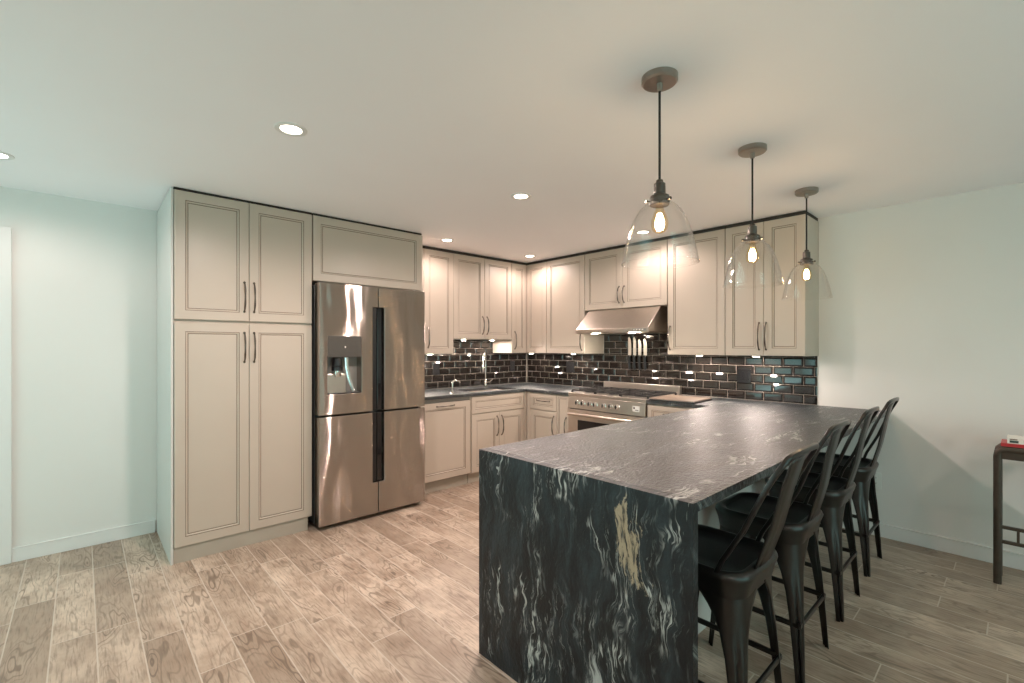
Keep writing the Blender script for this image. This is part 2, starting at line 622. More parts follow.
w.build('door_frame', r)
MB().box(-.006, .006, -.98, .98, .08, 2.03, M['pane']).build('pane', r)

# baseboards
w = MB()
w.cells([-4.594, -3.866], [0, .086], [[1]], -.014, 0, M['trim'], plane='xz')
w.box(-4.594, -3.866, -.017, 0, .086, .092, M['trim'])
struct(w.build('baseboard_back', bevel=.002), 'white baseboard between door casing and pantry', 'baseboard')
w = MB().box(-.014, 0, YF, -3.36, 0, .09, M['trim']).box(-.017, 0, YF, -3.36, .09, .097, M['trim'])
struct(w.build('baseboard_right', bevel=.002), 'white baseboard along the bare right wall', 'baseboard')
struct(MB().box(XL, XL + .014, YF, -2.56, 0, .09, M['trim']).build('baseboard_left', bevel=.002),
       'white baseboard on the left wall', 'baseboard')

# white door with casing at the left end of the back wall
r = struct(thing('door_1', None, None, (-5.09, 0, 0)), 'white door casing at the left edge of the back wall', 'door')
w = MB()
w.box(.405, .496, -.022, -.001, 0, 2.13, M['trim'], .003).box(-.496, -.405, -.022, -.001, 0, 2.13, M['trim'], .003)
w.box(-.405, .405, -.022, -.001, 2.04, 2.13, M['trim'], .003)
w.build('door_frame', r)
w = MB().box(-.40, .40, -.012, -.001, .005, 2.035, M['trim'])
for x0, x1 in ((-.31, -.04), (.04, .31)):
    for z0, z1 in ((.2, .95), (1.1, 1.9)):
        w.box(x0, x1, -.017, -.012, z0, z1, M['trim'], .002)
w.build('door_panel', r)
MB().lathe([(0, .06), (.02, .058), (.027, .045), (.02, .03), (.01, .024), (.01, .006), (.026, .004), (.026, 0)],
           M['nickel'], 20, (-.34, -.012, .98), 'y').build('door_knob', r)


# ------------------------------------------------------------------ cabinet parts (local: x right, front -y, z up)
def door_bm(x0, x1, z0, z1, yf, frame=.058, t=.02, mat=None):
    """raised-stile door: front plane at y = yf, glazed grooves around a recessed centre panel"""
    P, Gz = mat or M['paint'], M['glaze']
    b = MB()
    g = .0015
    x0, x1, z0, z1 = x0 + g, x1 - g, z0 + g, z1 - g
    fr = min(frame, (x1 - x0) * .3, (z1 - z0) * .3)
    rings = [(0.0, t, None), (0.0, .003, P), (.003, 0.0, P), (fr, 0.0, P), (fr + .001, .003, Gz), (fr + .0028, .003, Gz),
             (fr + .005, .002, P), (fr + .013, .006, P), (fr + .014, .0085, Gz), (fr + .0162, .0085, Gz),
             (fr + .0175, .007, P)]
    prev = None
    for ins, dep, m in rings:
        q = [(x0 + ins, yf + dep, z0 + ins), (x1 - ins, yf + dep, z0 + ins),
             (x1 - ins, yf + dep, z1 - ins), (x0 + ins, yf + dep, z1 - ins)]
        if prev:
            for i in range(4):
                j = (i + 1) % 4
                b.add([prev[i], prev[j], q[j], q[i]], [(0, 1, 2, 3)], m)
        else:
            b.add(q, [(3, 2, 1, 0)], P)
        prev = q
    b.add(prev, [(0, 1, 2, 3)], P)
    return b


def add_door(root, x0, x1, z0, z1, yf, handle=None, hz=None, hl=.2, name='door', frame=.058, mat=None):
    """handle: x position of a vertical pull, or 'h' for a horizontal one at hz"""
    d = door_bm(x0, x1, z0, z1, yf, frame, mat=mat).build(name, root, fixn=False)
    if handle is not None:
        if handle == 'h':
            pull((x0 + x1) / 2, yf, hz, hl, True).build('handle', d)
        else:
            pull(handle, yf, hz, hl, False).build('handle', d)
    return d


def pull(x, yf, z, ln, horiz):
    """bowed bar pull with swollen ends, on two posts"""
    b = MB()
    pts, rad = [], []
    n = 13
    for i in range(n):
        t = -1 + 2 * i / (n - 1)
        out = .028 * (1 - t * t) ** .6 + .004
        off = t * ln / 2
        pts.append((x + off, yf - out, z) if horiz else (x, yf - out, z + off))
        rad.append(.0042 + .0022 * abs(math.sin(t * PI)) ** 2 + (.0015 if abs(t) > .95 else 0))
    b.tube(pts, rad, M['nickel'], 8, ref=(0, 0, 1) if horiz else (1, 0, 0))
    for sgn in (-1, 1):
        c = (x + sgn * ln / 2, yf, z) if horiz else (x, yf, z + sgn * ln / 2)
        b.lathe([(.008, 0), (.008, .004), (.0055, .007), (0, .009)], M['nickel'], 12, c, 'y')
    return b


ROTB = -PI / 2                                # cabinets on the right wall face -x
UD, UT, UB = .34, 2.356, 1.303                # wall cabinets: depth, top, bottom


def wall_cab(label, loc, rot, wdt, z0, z1, doors, depth=UD, group='taupe wall cabinets'):
    r = thing('wall_cabinet', label, 'cabinet', (loc[0], loc[1], z0), rot, group)
    h = z1 - z0
    b = MB().box(.001, wdt - .001, -.003, -(depth - .021), 0, h, M['paint'])
    b.build('body', r)
    MB().box(.002, wdt - .002, -.02, -(depth - .006), h + .001, H - z0 - .004, M['inside']).build('shadow_strip', r)  # near-black strip painting the shade in the gap under the ceiling
    for (a, c, hx, hz, hl) in doors:
        add_door(r, a, c, 0, h, -depth, hx, None if hz is None else hz - z0, hl or .2)
    return r


# tall pantry
PD = .745
r = thing('pantry_cabinet', 'tall taupe four-door pantry cabinet left of the refrigerator', 'cabinet', (-3.841, 0, 0))
pw = .853
MB().box(0, pw, -.003, -(PD - .022), .1, 2.372, M['paint']).build('body', r)
MB().box(-.014, -.001, -.003, -PD + .004, 0, 2.378, M['endp'], .001).build('end_panel', r)
MB().box(.001, pw - .03, -.003, -PD + .012, 0, .098, M['toe']).build('toe_kick', r)
MB().box(.002, pw - .002, -.02, -(PD - .006), 2.3735, H - .002, M['inside']).build('shadow_strip', r)  # shadow gap over the pantry, put in as a dark strip
mid = .427
for a, c, hx in ((.002, mid, mid - .03), (mid, pw - .002, mid + .03)):
    add_door(r, a, c, 1.548, 2.37, -PD, hx, 1.715, .2)
    add_door(r, a, c, .1, 1.532, -PD, hx, 1.37, .2)

# cabinet above the refrigerator, with the side panel on its right
r = thing('wall_cabinet', 'deep single-panel taupe cabinet directly above the refrigerator', 'cabinet', (-2.984, 0, 1.874), 0,
          'taupe wall cabinets')
MB().box(0, .95, -.003, -(PD - .022), 0, .496, M['paint']).build('body', r)
add_door(r, 0, .95, 0, .496, -PD)
MB().box(.002, .948, -.02, -(PD - .006), .4975, H - 1.876, M['inside']).build('shadow_strip', r)  # dark strip added for the shade above this cabinet
MB().box(.951, .972, -.003, -PD + .03, -1.873, .496, M['paint']).build('side_panel', r)

# wall cabinets on the back wall
wall_cab('wall cabinet between the refrigerator and the sink recess', (-2.008, 0), 0, .603, UB, UT,
         [(0, .245, None, None, 0), (.245, .603, .292, 1.47, .2)])
wall_cab('short two-door wall cabinet above the sink faucet', (-1.405, 0), 0, .826, 1.46, UT,
         [(0, .42, .389, 1.612, .19), (.42, .826, .453, 1.612, .19)])
# corner wall cabinet
r = thing('wall_cabinet', 'narrow bi-fold corner wall cabinet where the two runs meet', 'cabinet', (0, 0, UB), 0,
          'taupe wall cabinets')
hh = UT - UB
MB().cells([-.577, -.319, -.003], [-.667, -.319, -.003], [[0, 1], [1, 1]], 0, hh, M['paint']).build('body', r)
MB().cells([-.577, -.334, -.02], [-.667, -.334, -.02], [[0, 1], [1, 1]], hh + .001, H - UB - .004, M['inside']).build('shadow_strip', r)  # corner piece of the painted shadow line below the ceiling
add_door(r, -.577, -.342, 0, hh, -UD, -.53, .15, .2)
dB = door_bm(.342, .667, 0, hh, -UD)
dB.v = [(y, -x, z) for (x, y, z) in dB.v]
dB.build('door', r, fixn=False)
# wall cabinets on the right wall
wall_cab('single-door wall cabinet left of the range hood', (0, -.67), ROTB, .552, UB, UT, [(0, .552, .516, 1.44, .2)])
wall_cab('short two-door wall cabinet above the range hood', (0, -1.224), ROTB, .95, 1.758, UT,
         [(0, .467, .432, 1.893, .16), (.467, .95, .491, 1.893, .16)])
wall_cab('single-door wall cabinet right of the range hood', (0, -2.177), ROTB, .517, UB, UT, [(0, .517, .026, 1.455, .21)])
wall_cab('two-door wall cabinet at the right end of the run', (0, -2.696), ROTB, .585, UB, UT,
         [(0, .297, .264, 1.458, .21), (.297, .585, .315, 1.458, .21)])

# ------------------------------------------------------------------ base cabinets
BD, BT = .64, .883


def base_body(r, wdt, toe=True, x0=0.0, top=BT):
    MB().box(x0 + .001, x0 + wdt - .001, -.012, -(BD - .021), .1, top, M['paint']).build('body', r)
    if toe:
        MB().box(x0 + .001, x0 + wdt - .001, -.012, -(BD - .05), 0, .1, M['toe']).build('toe_kick', r)


BG = 'taupe base cabinets'
r = thing('dishwasher', 'panelled dishwasher beside the refrigerator with horizontal handle', 'dishwasher', (-2.01, 0, 0))
MB().box(.002, .598, -.012, -.60, .1, .882, M['gasket']).build('body', r)
MB().box(.002, .598, -.012, -.585, 0, .1, M['toe']).build('toe_kick', r)
MB().box(.004, .596, -.60, -.625, .853, .881, M['gasket']).build('control_strip', r)
add_door(r, .003, .597, .115, .846, -BD, 'h', .812, .2)

r = thing('base_cabinet', 'base cabinet under the sink with false drawer and two doors', 'cabinet', (-1.408, 0, 0), 0, BG)
base_body(r, .75, top=.66)
MB().box(.001, .749, -.60, -.619, .66, BT, M['paint']).build('front_rail', r)
add_door(r, .012, .74, .70, .874, -BD, name='drawer', frame=.042)
add_door(r, .012, .376, .108, .694, -BD, .343, .55, .2)
add_door(r, .376, .74, .108, .694, -BD, .409, .55, .2)
MB().box(.742, .785, -.60, -.645, .1, BT, M['paint']).build('filler', r)

r = thing('base_cabinet', 'base cabinet left of the range with one drawer over a door', 'cabinet', (0, -.655, 0), ROTB, BG)
base_body(r, .437)
MB().box(.002, .05, -.62, -.637, .1, BT, M['paint']).build('filler', r)
add_door(r, .052, .437, .70, .874, -BD, 'h', .80, .19, name='drawer', frame=.042)
add_door(r, .052, .437, .108, .694, -BD, .402, .55, .2)
r = thing('base_cabinet', 'narrow pull-out base cabinet squeezed against the range', 'cabinet', (0, -1.094, 0), ROTB, BG)
base_body(r, .164)
add_door(r, 0, .164, .108, .874, -BD, .132, .556, .2, frame=.018)
r = thing('base_cabinet', 'base cabinet right of the range, mostly hidden by the peninsula', 'cabinet', (0, -2.152, 0), ROTB, BG)
base_body(r, .584)
add_door(r, 0, .5, .70, .874, -BD, 'h', .80, .19, name='drawer', frame=.042)
add_door(r, 0, .5, .108, .694, -BD, .46, .55, .2)

# peninsula cabinets under the granite
r = thing('base_cabinet', 'long base cabinet carrying the peninsula top behind the bar stools', 'cabinet', (-.66, -3.30, 0), PI, BG)
MB().box(-.655, 2.258, 0, -.50, .09, BT, M['paint']).build('body', r)
MB().box(-.655, 2.258, -.002, -.45, 0, .09, M['toe']).build('toe_kick', r)
MB().box(-.655, 2.258, .001, .012, 0, BT, M['endp']).build('back_panel', r)
for i in range(4):
    add_door(r, .03 + i * .553, .03 + (i + 1) * .553, .108, .694, -.522, .03 + i * .553 + .5, .55, .2)
    add_door(r, .03 + i * .553, .03 + (i + 1) * .553, .70, .874, -.522, 'h', .80, .19, name='drawer', frame=.042)

# ------------------------------------------------------------------ worktops
CT, CB = .914, .884
b = MB().cells([-2.008, -1.33, -.70, -.655, -.002], [-1.259, -.655, -.57, -.22, -.002],
               [[0, 0, 0, 1], [1, 1, 1, 1], [1, 0, 1, 1], [1, 1, 1, 1]], CB, CT, M['stone'])
tag(b.build('countertop', bevel=.003), 'dark granite worktop around the sink and corner, left of the range', 'countertop')
b = MB().cells([-2.955, -.655, -.002], [-3.709, -2.711, -2.151], [[1, 1], [0, 1]], CB, CT, M['stone'])
b.box(-2.955, -2.925, -3.709, -2.711, 0, CB, M['stone'])
tag(b.build('peninsula_countertop'), 'dark veined granite peninsula top with waterfall end reaching the floor', 'countertop')

# ------------------------------------------------------------------ sink, faucet, tap
r = thing('sink', 'undermount stainless sink set into the worktop', 'sink', (-1.015, -.395, CB))
b = MB()
sx, sy, sd = .315, .175, .2
prof = [(1.06, -.001), (1.0, -.001), (.985, -.02), (.96, -sd + .02), (.92, -sd), (0.08, -sd - .006)]
ring = []
for k, h in prof:
    q = []
    for j in range(32):
        a = 2 * PI * j / 32
        ca, sa = math.cos(a), math.sin(a)
        e = .28
        q.append((math.copysign(abs(ca) ** e, ca) * (sx * k if k <= 1 else sx + .02),
                  math.copysign(abs(sa) ** e, sa) * (sy * k if k <= 1 else sy + .02), h))
    ring.append(q)
V = [p for q in ring for p in q]
F = [(i * 32 + j, i * 32 + (j + 1) % 32, (i + 1) * 32 + (j + 1) % 32, (i + 1) * 32 + j) for i in range(5) for j in range(32)]
b.add(V, F, M['steel2'], True)
b.build('basin', r, fixn=False)
MB().lathe([(0, 0), (.03, .001), (.043, .003), (.045, 0)], M['chrome'], 24, (0, 0, -sd - .005)).build('drain', r)

r = thing('faucet', 'tall chrome spring faucet at the back of the sink', 'faucet', (-.80, -.13, CT), -R(50))
MB().lathe([(.028, 0), (.028, .008), (.02, .014), (.018, .07), (.015, .075), (.013, .09), (0, .09)], M['chrome'], 20).build('base', r)
b = MB()
pts = []
for i in range(9):
    pts.append((0, 0, .085 + .215 * i / 8))
for i in range(1, 13):
    a = PI * i / 12
    pts.append((0, -.075 + .075 * math.cos(a), .30 + .085 * math.sin(a)))
pts.append((0, -.15, .27))
b.tube(pts, .0095, M['chrome'], 10, ref=(1, 0, 0))
for i in range(34):                       # spring coils
    t = i / 33 * (len(pts) - 2)
    k = int(t)
    p = Vector(pts[k]).lerp(Vector(pts[k + 1]), t - k)
    d = (Vector(pts[k + 1]) - Vector(pts[k])).normalized()
    if p.z < .12:
        continue
    b.tube([p - d * .002, p + d * .002], .0125, M['chrome'], 10, ref=(1, 0, 0))
b.build('spout', r)
MB().lathe([(.011, 0), (.016, -.02), (.018, -.09), (.015, -.10), (0, -.10)], M['chrome'], 16, (0, -.15, .275)).build('spray_head', r)
MB().tube([(.015, 0, .05), (.05, 0, .055), (.085, -.01, .09)], [.008, .006, .005], M['chrome'], 10).build('handle', r)

r = thing('water_tap', 'small chrome hooked tap on the worktop beside the refrigerator', 'tap', (-1.575, -.56, CT))
MB().lathe([(.02, 0), (.02, .006), (.011, .012), (.010, .05), (0, .05)], M['chrome'], 16).build('base', r)
MB().tube([(0, 0, .045), (0, 0, .10), (.006, 0, .118), (.02, 0, .127), (.07, 0, .122), (.085, 0, .115), (.09, 0, .10)],
          .0085, M['chrome'], 10, ref=(0, 1, 0)).build('spout', r)

# ------------------------------------------------------------------ backsplash (bevelled subway tiles)
TP, TL, Z0 = .074, .150, .917


def tile_patch(b, a0, a1, z0, z1, put):
    """tiles between a0..a1 along the wall, rows on a fixed grid; put(a, depth, z) -> point"""
    k0 = int(math.floor((z0 - Z0) / TP + 1e-6))
    k = max(k0, 0)
    while Z0 + k * TP < z1 - .004:
        lo, hi = max(Z0 + k * TP, z0) + .0012, min(Z0 + (k + 1) * TP, z1) - .0012
        ph = .026 if k % 2 == 0 else .101
        n = math.floor((a0 - ph) / TL)
        while ph + n * TL < a1:
            l, rr = max(ph + n * TL, a0) + .0012, min(ph + (n + 1) * TL, a1) - .0012
            n += 1
            if rr - l < .008 or hi - lo < .008:
                continue
            bv = min(.013, (rr - l) * .4, (hi - lo) * .4)
            q0 = [(l, .003, lo), (rr, .003, lo), (rr, .003, hi), (l, .003, hi)]
            q1 = [(l + bv, .0085, lo + bv), (rr - bv, .0085, lo + bv), (rr - bv, .0085, hi - bv), (l + bv, .0085, hi - bv)]
            jt = [random.uniform(-.0006, .0006) for _ in range(3)]
            q1 = [(p[0], p[1] + jt[0] + jt[1] * (1 if i in (1, 2) else -1) + jt[2] * (1 if i > 1 else -1), p[2]) for i, p in enumerate(q1)]
            vs = [put(*p) for p in q0 + q1]
            b.add(vs, [(4, 5, 6, 7), (0, 1, 5, 4), (1, 2, 6, 5), (2, 3, 7, 6), (3, 0, 4, 7)], M['tile'])
        k += 1


r = thing('tile_backsplash', 'glossy black subway tile backsplash behind sink and range', 'backsplash', (0, 0, CT))
b = MB()
put = lambda a, d, z: (-a, -d - .001, z - CT)
tile_patch(b, .012, 2.006, CT + .001, UB - .001, put)
tile_patch(b, .58, 1.403, UB - .001, 1.459, put)
b.build('back_tiles', r)
b = MB()
put = lambda a, d, z: (-d - .001, -a, z - CT)
tile_patch(b, .012, 3.271, CT + .001, UB - .001, put)
tile_patch(b, 1.226, 2.172, UB - .001, 1.756, put)
b.build('range_tiles', r)
b = MB().box(-2.006, -.004, -.0035, -.0008, .001, UB - CT - .001, M['grout'])
b.box(-1.403, -.58, -.0035, -.0008, UB - CT - .001, 1.459 - CT, M['grout'])
b.box(-.0035, -.0008, -3.271, -.004, .001, UB - CT - .001, M['grout'])
b.box(-.0035, -.0008, -2.172, -1.226, UB - CT - .001, 1.756 - CT, M['grout'])
b.build('grout', r)


# ------------------------------------------------------------------ outlets
def outlet(label, loc, rot, w_, h_, pm, gang, glassy=False, group='black outlets on the tile'):
    r = thing('wall_outlet', label, 'outlet', loc, rot, group)
    MB().box(-w_ / 2, w_ / 2, -.006, 0, -h_ / 2, h_ / 2, pm, .0025).build('plate', r)
    for i in range(gang):
        x = (i - (gang - 1) / 2) * .046
        if glassy:
            MB().box(x - .017, x + .017, -.009, -.006, -.034, .034, pm, .001).build('switch', r)
        else:
            s = MB()
            for z in (-.02, .02):
                s.box(x - .016, x + .016, -.009, -.006, z - .014, z + .014, pm, .002)
                for dx in (-.006, .006):
                    s.box(x + dx - .0012, x + dx + .0012, -.0095, -.0089, z - .004, z + .006, M['inside'])
            s.build('socket', r)
    return r


outlet('black outlet on the tile beside the refrigerator', (-1.404, -.0095, 1.133), 0, .085, .125, M['black'], 1)
outlet('black outlet on the tile just left of the corner', (-.262, -.0095, 1.135), 0, .075, .12, M['black'], 1)
outlet('black double outlet on the tile left of the range', (-.0095, -.748, 1.138), ROTB, .118, .12, M['black'], 2)
outlet('square black switch plate on the tile at the right end', (-.0095, -2.72, 1.12), ROTB, .118, .122, M['blackglass'], 2, True)
outlet('white wall outlet low on the bare wall behind the farthest stool', (-.001, -3.635, .40), ROTB, .075, .12, M['outletw'], 1, group=None)

# ------------------------------------------------------------------ refrigerator
r = thing('refrigerator', 'stainless four-door refrigerator with dispenser between pantry and dishwasher', 'refrigerator', (-2.975, 0, 0))
FW, FD = .914, .838
MB().box(.004, FW - .004, -.03, -.735, .03, 1.845, M['darksteel'], .004).build('body', r)
for x in (.05, FW - .05):
    MB().lathe([(.022, 0), (.026, .004), (.026, .018), (.014, .022), (.014, .034), (0, .034)], M['black'], 16, (x, -.70, 0)).build('foot', r)
    MB().box(x - .035, x + .035, -.70, -.80, 1.846, 1.862, M['darksteel'], .004).build('hinge_cover', r)
MB().box(.02, FW - .02, -.70, -.77, .012, .03, M['black']).build('kick_grille', r)
c0, c1, cm = .428, .526, .477               # handle channel and door split
HZ0, HZ1, HS = .285, 1.692, .853
# upper left door with dispenser opening
dx0, dx1, dz0, dz1, dzm = .066, .332, 1.015, 1.457, 1.296
us, vs = [.002, dx0, dx1, c0, cm - .002], [HS + .006, dz0, dzm, HZ1, 1.856]
d = MB().cells(us, vs, [[1, 1, 1, 0], [1, 0, 1, 0], [1, 1, 1, 0], [1, 1, 1, 1]], -FD, -.745, M['steel'], plane='xz').build('door', r, bevel=.006)
pn = MB().box(dx0, dx1, -FD - .003, -FD + .01, dzm, dz1, M['panelgrey'], .002)
pn.box(.196, .204, -FD - .0035, -FD - .0028, 1.367, 1.379, M['white'])
pn.build('display_panel', d)
nk = MB()
nk.add([(dx0, -.75, dz0), (dx1, -.75, dz0), (dx1, -.75, dzm), (dx0, -.75, dzm)], [(0, 1, 2, 3)], M['gasket'])
nk.box(dx0, dx0 + .155, -.80, -.752, dz0, dzm - .13, M['steel2'], .003)
nk.build('niche', d)
MB().lathe([(.042, .0), (.042, .03), (.036, .035), (.036, .07), (.03, .10), (0, .10)], M['black'], 20, (.155, -.795, dzm - .105)).build('nozzle', d)
MB().lathe([(0, 0), (.026, 0), (.03, .012), (.03, .05), (0, .05)], M['chrome'], 20, (.155, -.795, dzm - .152)).build('spout', d)
MB().tube([(.225, -.80, dzm - .005), (.228, -.80, dzm - .08), (.245, -.806, dzm - .17), (.275, -.81, dz0 + .01)], .012, M['chrome'], 10,
          flat=(1.2, .5), ref=(0, 1, 0)).build('lever', d)
MB().box(dx0 + .01, dx1 - .01, -.835, -.755, dz0 - .001, dz0 + .008, M['black'], .002).build('drip_tray', d)
MB().box(c0 + .001, cm - .003, -FD + .030, -.746, HS + .008, HZ1 - .001, M['black'], .003).build('handle', d)
# upper right door
d = MB().cells([cm + .002, c1, FW - .002], [HS + .006, HZ1, 1.856], [[0, 1], [1, 1]], -FD, -.745, M['steel'], plane='xz').build('door', r, bevel=.006)
MB().box(cm + .003, c1 - .001, -FD + .030, -.746, HS + .008, HZ1 - .001, M['blackglass'], .003).build('handle', d)
# lower doors
d = MB().cells([.002, c0, cm - .002], [.032, HZ0, HS - .006], [[1, 1], [1, 0]], -FD, -.745, M['steel'], plane='xz').build('door', r, bevel=.006)
MB().box(c0 + .001, cm - .003, -FD + .030, -.746, HZ0 + .001, HS - .008, M['black'], .003).build('handle', d)
d = MB().cells([cm + .002, c1, FW - .002], [.032, HZ0, HS - .006], [[1, 1], [0, 1]], -FD, -.745, M['steel'], plane='xz').build('door', r, bevel=.006)
MB().box(cm + .003, c1 - .001, -FD + .030, -.746, HZ0 + .001, HS - .008, M['blackglass'], .003).build('handle', d)

# ------------------------------------------------------------------ range (local: x right along wall, front -y)
r = thing('range_stove', 'wide stainless gas range with seven knobs under the hood', 'stove', (0, -1.262, 0), ROTB)
RW, RD = .886, .652
MB().box(.002, RW - .002, -.014, -RD + .03, .1, .90, M['darksteel']).build('body', r)
MB().box(.0, RW, -.06, -RD, .885, .918, M['steel2'], .004).build('cooktop', r)
MB().box(.0, RW, -.014, -.06, .885, 1.0, M['steel2'], .004).build('backguard', r)
b = MB()
b.add([(0.004, -RD - .012, .765), (RW - .004, -RD - .012, .765), (RW - .004, -RD + .002, .884), (0.004, -RD + .002, .884),
       (0.004, -RD + .06, .765), (RW - .004, -RD + .06, .765), (RW - .004, -RD + .06, .884), (0.004, -RD + .06, .884)],
      [(0, 1, 2, 3), (5, 4, 7, 6), (4, 0, 3, 7), (1, 5, 6, 2), (3, 2, 6, 7), (4, 5, 1, 0)], M['steel2'])
cp = b.build('control_panel', r, bevel=.003)
b = MB().box(.755, .825, -RD - .009, -RD - .003, .80, .85, M['outletw'], .001)
b.box(.765, .78, -RD - .0098, -RD - .0088, .824, .84, M['black']).box(.783, .815, -RD - .0098, -RD - .0088, .812, .818, M['black'])
b.build('display', cp)
for x in (.135, .205, .288, .352, .45, .528, .60):
    k = MB().lathe([(.024, 0), (.024, .006), (.019, .008), (.018, .03), (.014, .034), (0, .034)], M['chrome'], 20, (0, 0, 0), 'y')
    k.box(-.0035, .0035, -.040, -.008, -.019, .019, M['black'], .001)
    o = k.build('knob', cp, loc=(x, -RD - .008, .823))
    o.rotation_euler = (R(-6), 0, 0)
b = MB().box(.006, RW - .006, -RD + .03, -RD - .008, .26, .755, M['steel2'], .004)
od = b.build('oven_door', r)
MB().box(.13, RW - .13, -RD - .0095, -RD - .007, .36, .655, M['blackglass'], .001).build('oven_window', od)
b = MB().tube([(.05, -RD - .06, .715), (RW - .05, -RD - .06, .715)], .015, M['steel2'], 14)
for x in (.08, RW - .08):
    b.tube([(x, -RD - .004, .715), (x, -RD - .06, .715)], .011, M['steel2'], 12)
b.build('handle', od)
dr = MB().box(.006, RW - .006, -RD + .03, -RD - .006, .11, .25, M['steel2'], .004).build('drawer', r)
for x in (.06, RW - .06):
    for y in (-.1, -RD + .08):
        MB().lathe([(.022, 0), (.022, .01), (.016, .014), (.016, .105), (0, .105)], M['steel2'], 14, (x, y, 0)).build('foot', r)
for gx in (.012, .302, .592):
    b = MB()
    gw, z0, z1 = .282, .932, .946
    ya, yb = -.11, -.60
    for y in (ya, yb, (ya + yb) / 2):
        b.box(gx, gx + gw, y - .006, y + .006, z0, z1, M['iron'], .002)
    for x in (gx, gx + gw):
        b.box(x - .006, x + .006, yb, ya, z0, z1, M['iron'], .002)
    for yc in (ya - .122, yb + .122):
        b.box(gx + gw / 2 - .005, gx + gw / 2 + .005, yc - .11, yc + .11, z0 + .002, z1 + .004, M['iron'], .002)
        b.box(gx + .01, gx + gw - .01, yc - .005, yc + .005, z0 + .002, z1 + .004, M['iron'], .002)
    for x in (gx, gx + gw):
        for y in (ya, yb):
            b.box(x - .008, x + .008, y - .008, y + .008, .9175, z0 + .004, M['iron'])
    b.build('grate', r)
    for yc in (-.232, -.478):
        MB().lathe([(.06, .0), (.058, .006), (.04, .008), (.04, .014), (.036, .017), (0, .018)], M['iron'], 20,
                   (gx + gw / 2, yc, .9175)).build('burner', r)

# ------------------------------------------------------------------ range hood
r = thing('range_hood', 'stainless under-cabinet range hood with sloped front above the range', 'range hood', (0, -1.274, 1.512), ROTB)
hw = .832
prof = [(-.012, 0), (-.55, 0), (-.55, .038), (-.33, .243), (-.012, .243)]
b = MB()
V = [(x, y, z) for x in (0, hw) for (y, z) in prof]
F = [tuple(range(5)), tuple(range(9, 4, -1))] + [(i, (i + 1) % 5, 5 + (i + 1) % 5, 5 + i) for i in range(1, 5)]
b.add(V, F, M['steel2'])
b.build('canopy', r, bevel=.003)
b = MB()
b.box(0, hw, -.55, -.535, -.004, .006, M['steel2']).box(0, .012, -.535, -.012, -.004, .006, M['steel2'])
b.box(hw - .012, hw, -.535, -.012, -.004, .006, M['steel2'])
b.box(.012, hw - .012, -.535, -.012, .006, .012, M['gasket'])
b.build('underside', r)
for x in (.03, .285, .54):
    f = MB()
    f.box(x, x + .25, -.46, -.05, .0, .006, M['gasket'], .001)
    for k in range(8):
        f.box(x + .02 + k * .028, x + .03 + k * .028, -.44, -.07, -.003, .0, M['steel2'])
    f.build('filter', r)
b = MB().box(hw - .16, hw - .02, -.556, -.551, .010, .030, M['gasket'], .001)
for k in range(4):
    b.box(hw - .15 + k * .03, hw - .135 + k * .03, -.559, -.556, .015, .025, M['white'])
b.build('switch_panel', r)
for x in (.2, .63):
    MB().lathe([(0, -.006), (.026, -.006), (.03, 0)], M['puck'], 20, (x, -.495, -.001)).build('lamp', r)
    d = bpy.data.lights.new('hood_lamp', 'SPOT')
    d.energy = 4
    d.color = WARM
    d.spot_size = R(150)
    d.spot_blend = .6
    d.shadow_soft_size = .02
    l = bpy.data.objects.new('lamp_light', d)
    l.location = (x, -.495, -.02)
    l.parent = r
    col.objects.link(l)


# ------------------------------------------------------------------ knives on their magnetic strip
tag(MB().box(-.022, -.010, -1.80, -1.53, 1.325, 1.36, M['black'], .002).build('magnetic_strip'),
    'dark magnetic strip holding the knives on the black tile', 'knife rack')
KL = ['leftmost of the four knives on the tile above the range', 'second knife from the left above the range',
      'third knife from the left above the range', 'rightmost of the four knives above the range']
for i, (y, tip, wd) in enumerate(((-1.572, 1.482, .040), (-1.632, 1.478, .038), (-1.692, 1.458, .038), (-1.756, 1.462, .040))):
    r = thing('kitchen_knife', KL[i], 'knife', (-.0235, y, 1.14), ROTB, 'knives hanging above the range')
    zb, zt = .145, tip - 1.14
    hwid = wd / 2
    out = [(-hwid, zb), (hwid * .55, zb), (hwid, zb + .012), (hwid, zb + (zt - zb) * .62), (hwid * .6, zb + (zt - zb) * .85), (-hwid * .35, zt), (-hwid, zt - .012)]
    n = len(out)
    V = [(x, -.0005, z) for x, z in out] + [(x * .96, -.0032, z) for x, z in out]
    F = [tuple(range(n)), tuple(range(2 * n - 1, n - 1, -1))] + [(k, (k + 1) % n, n + (k + 1) % n, n + k) for k in range(n)]
    MB().add(V, F, M['blade']).build('blade', r)
    h = MB().tube([(-.004, -.004, zb + .004), (-.004, -.006, zb - .03), (-.003, -.006, zb - .09), (.002, -.006, zb - .135), (.006, -.006, zb - .145)],
                  [.0105, .0125, .0115, .0135, .010], M['black'], 10, flat=(1.0, .75), ref=(0, 1, 0))
    h.build('handle', r)
    MB().box(-.013, .011, -.011, -.001, zb - .012, zb + .004, M['chrome'], .002).build('bolster', r)

# ------------------------------------------------------------------ cutting board beside the range
r = thing('cutting_board', 'flat wooden board with dark edges on the counter right of the range', 'cutting board', (-.475, -2.375, CT))
o = MB().box(-.19, .19, -.19, .19, .006, .022, M['board'], .004).build('board', r)
MB().box(-.195, .195, -.195, .195, .001, .014, M['black'], .003).build('rim', r)
r.rotation_euler = (0, 0, R(4))


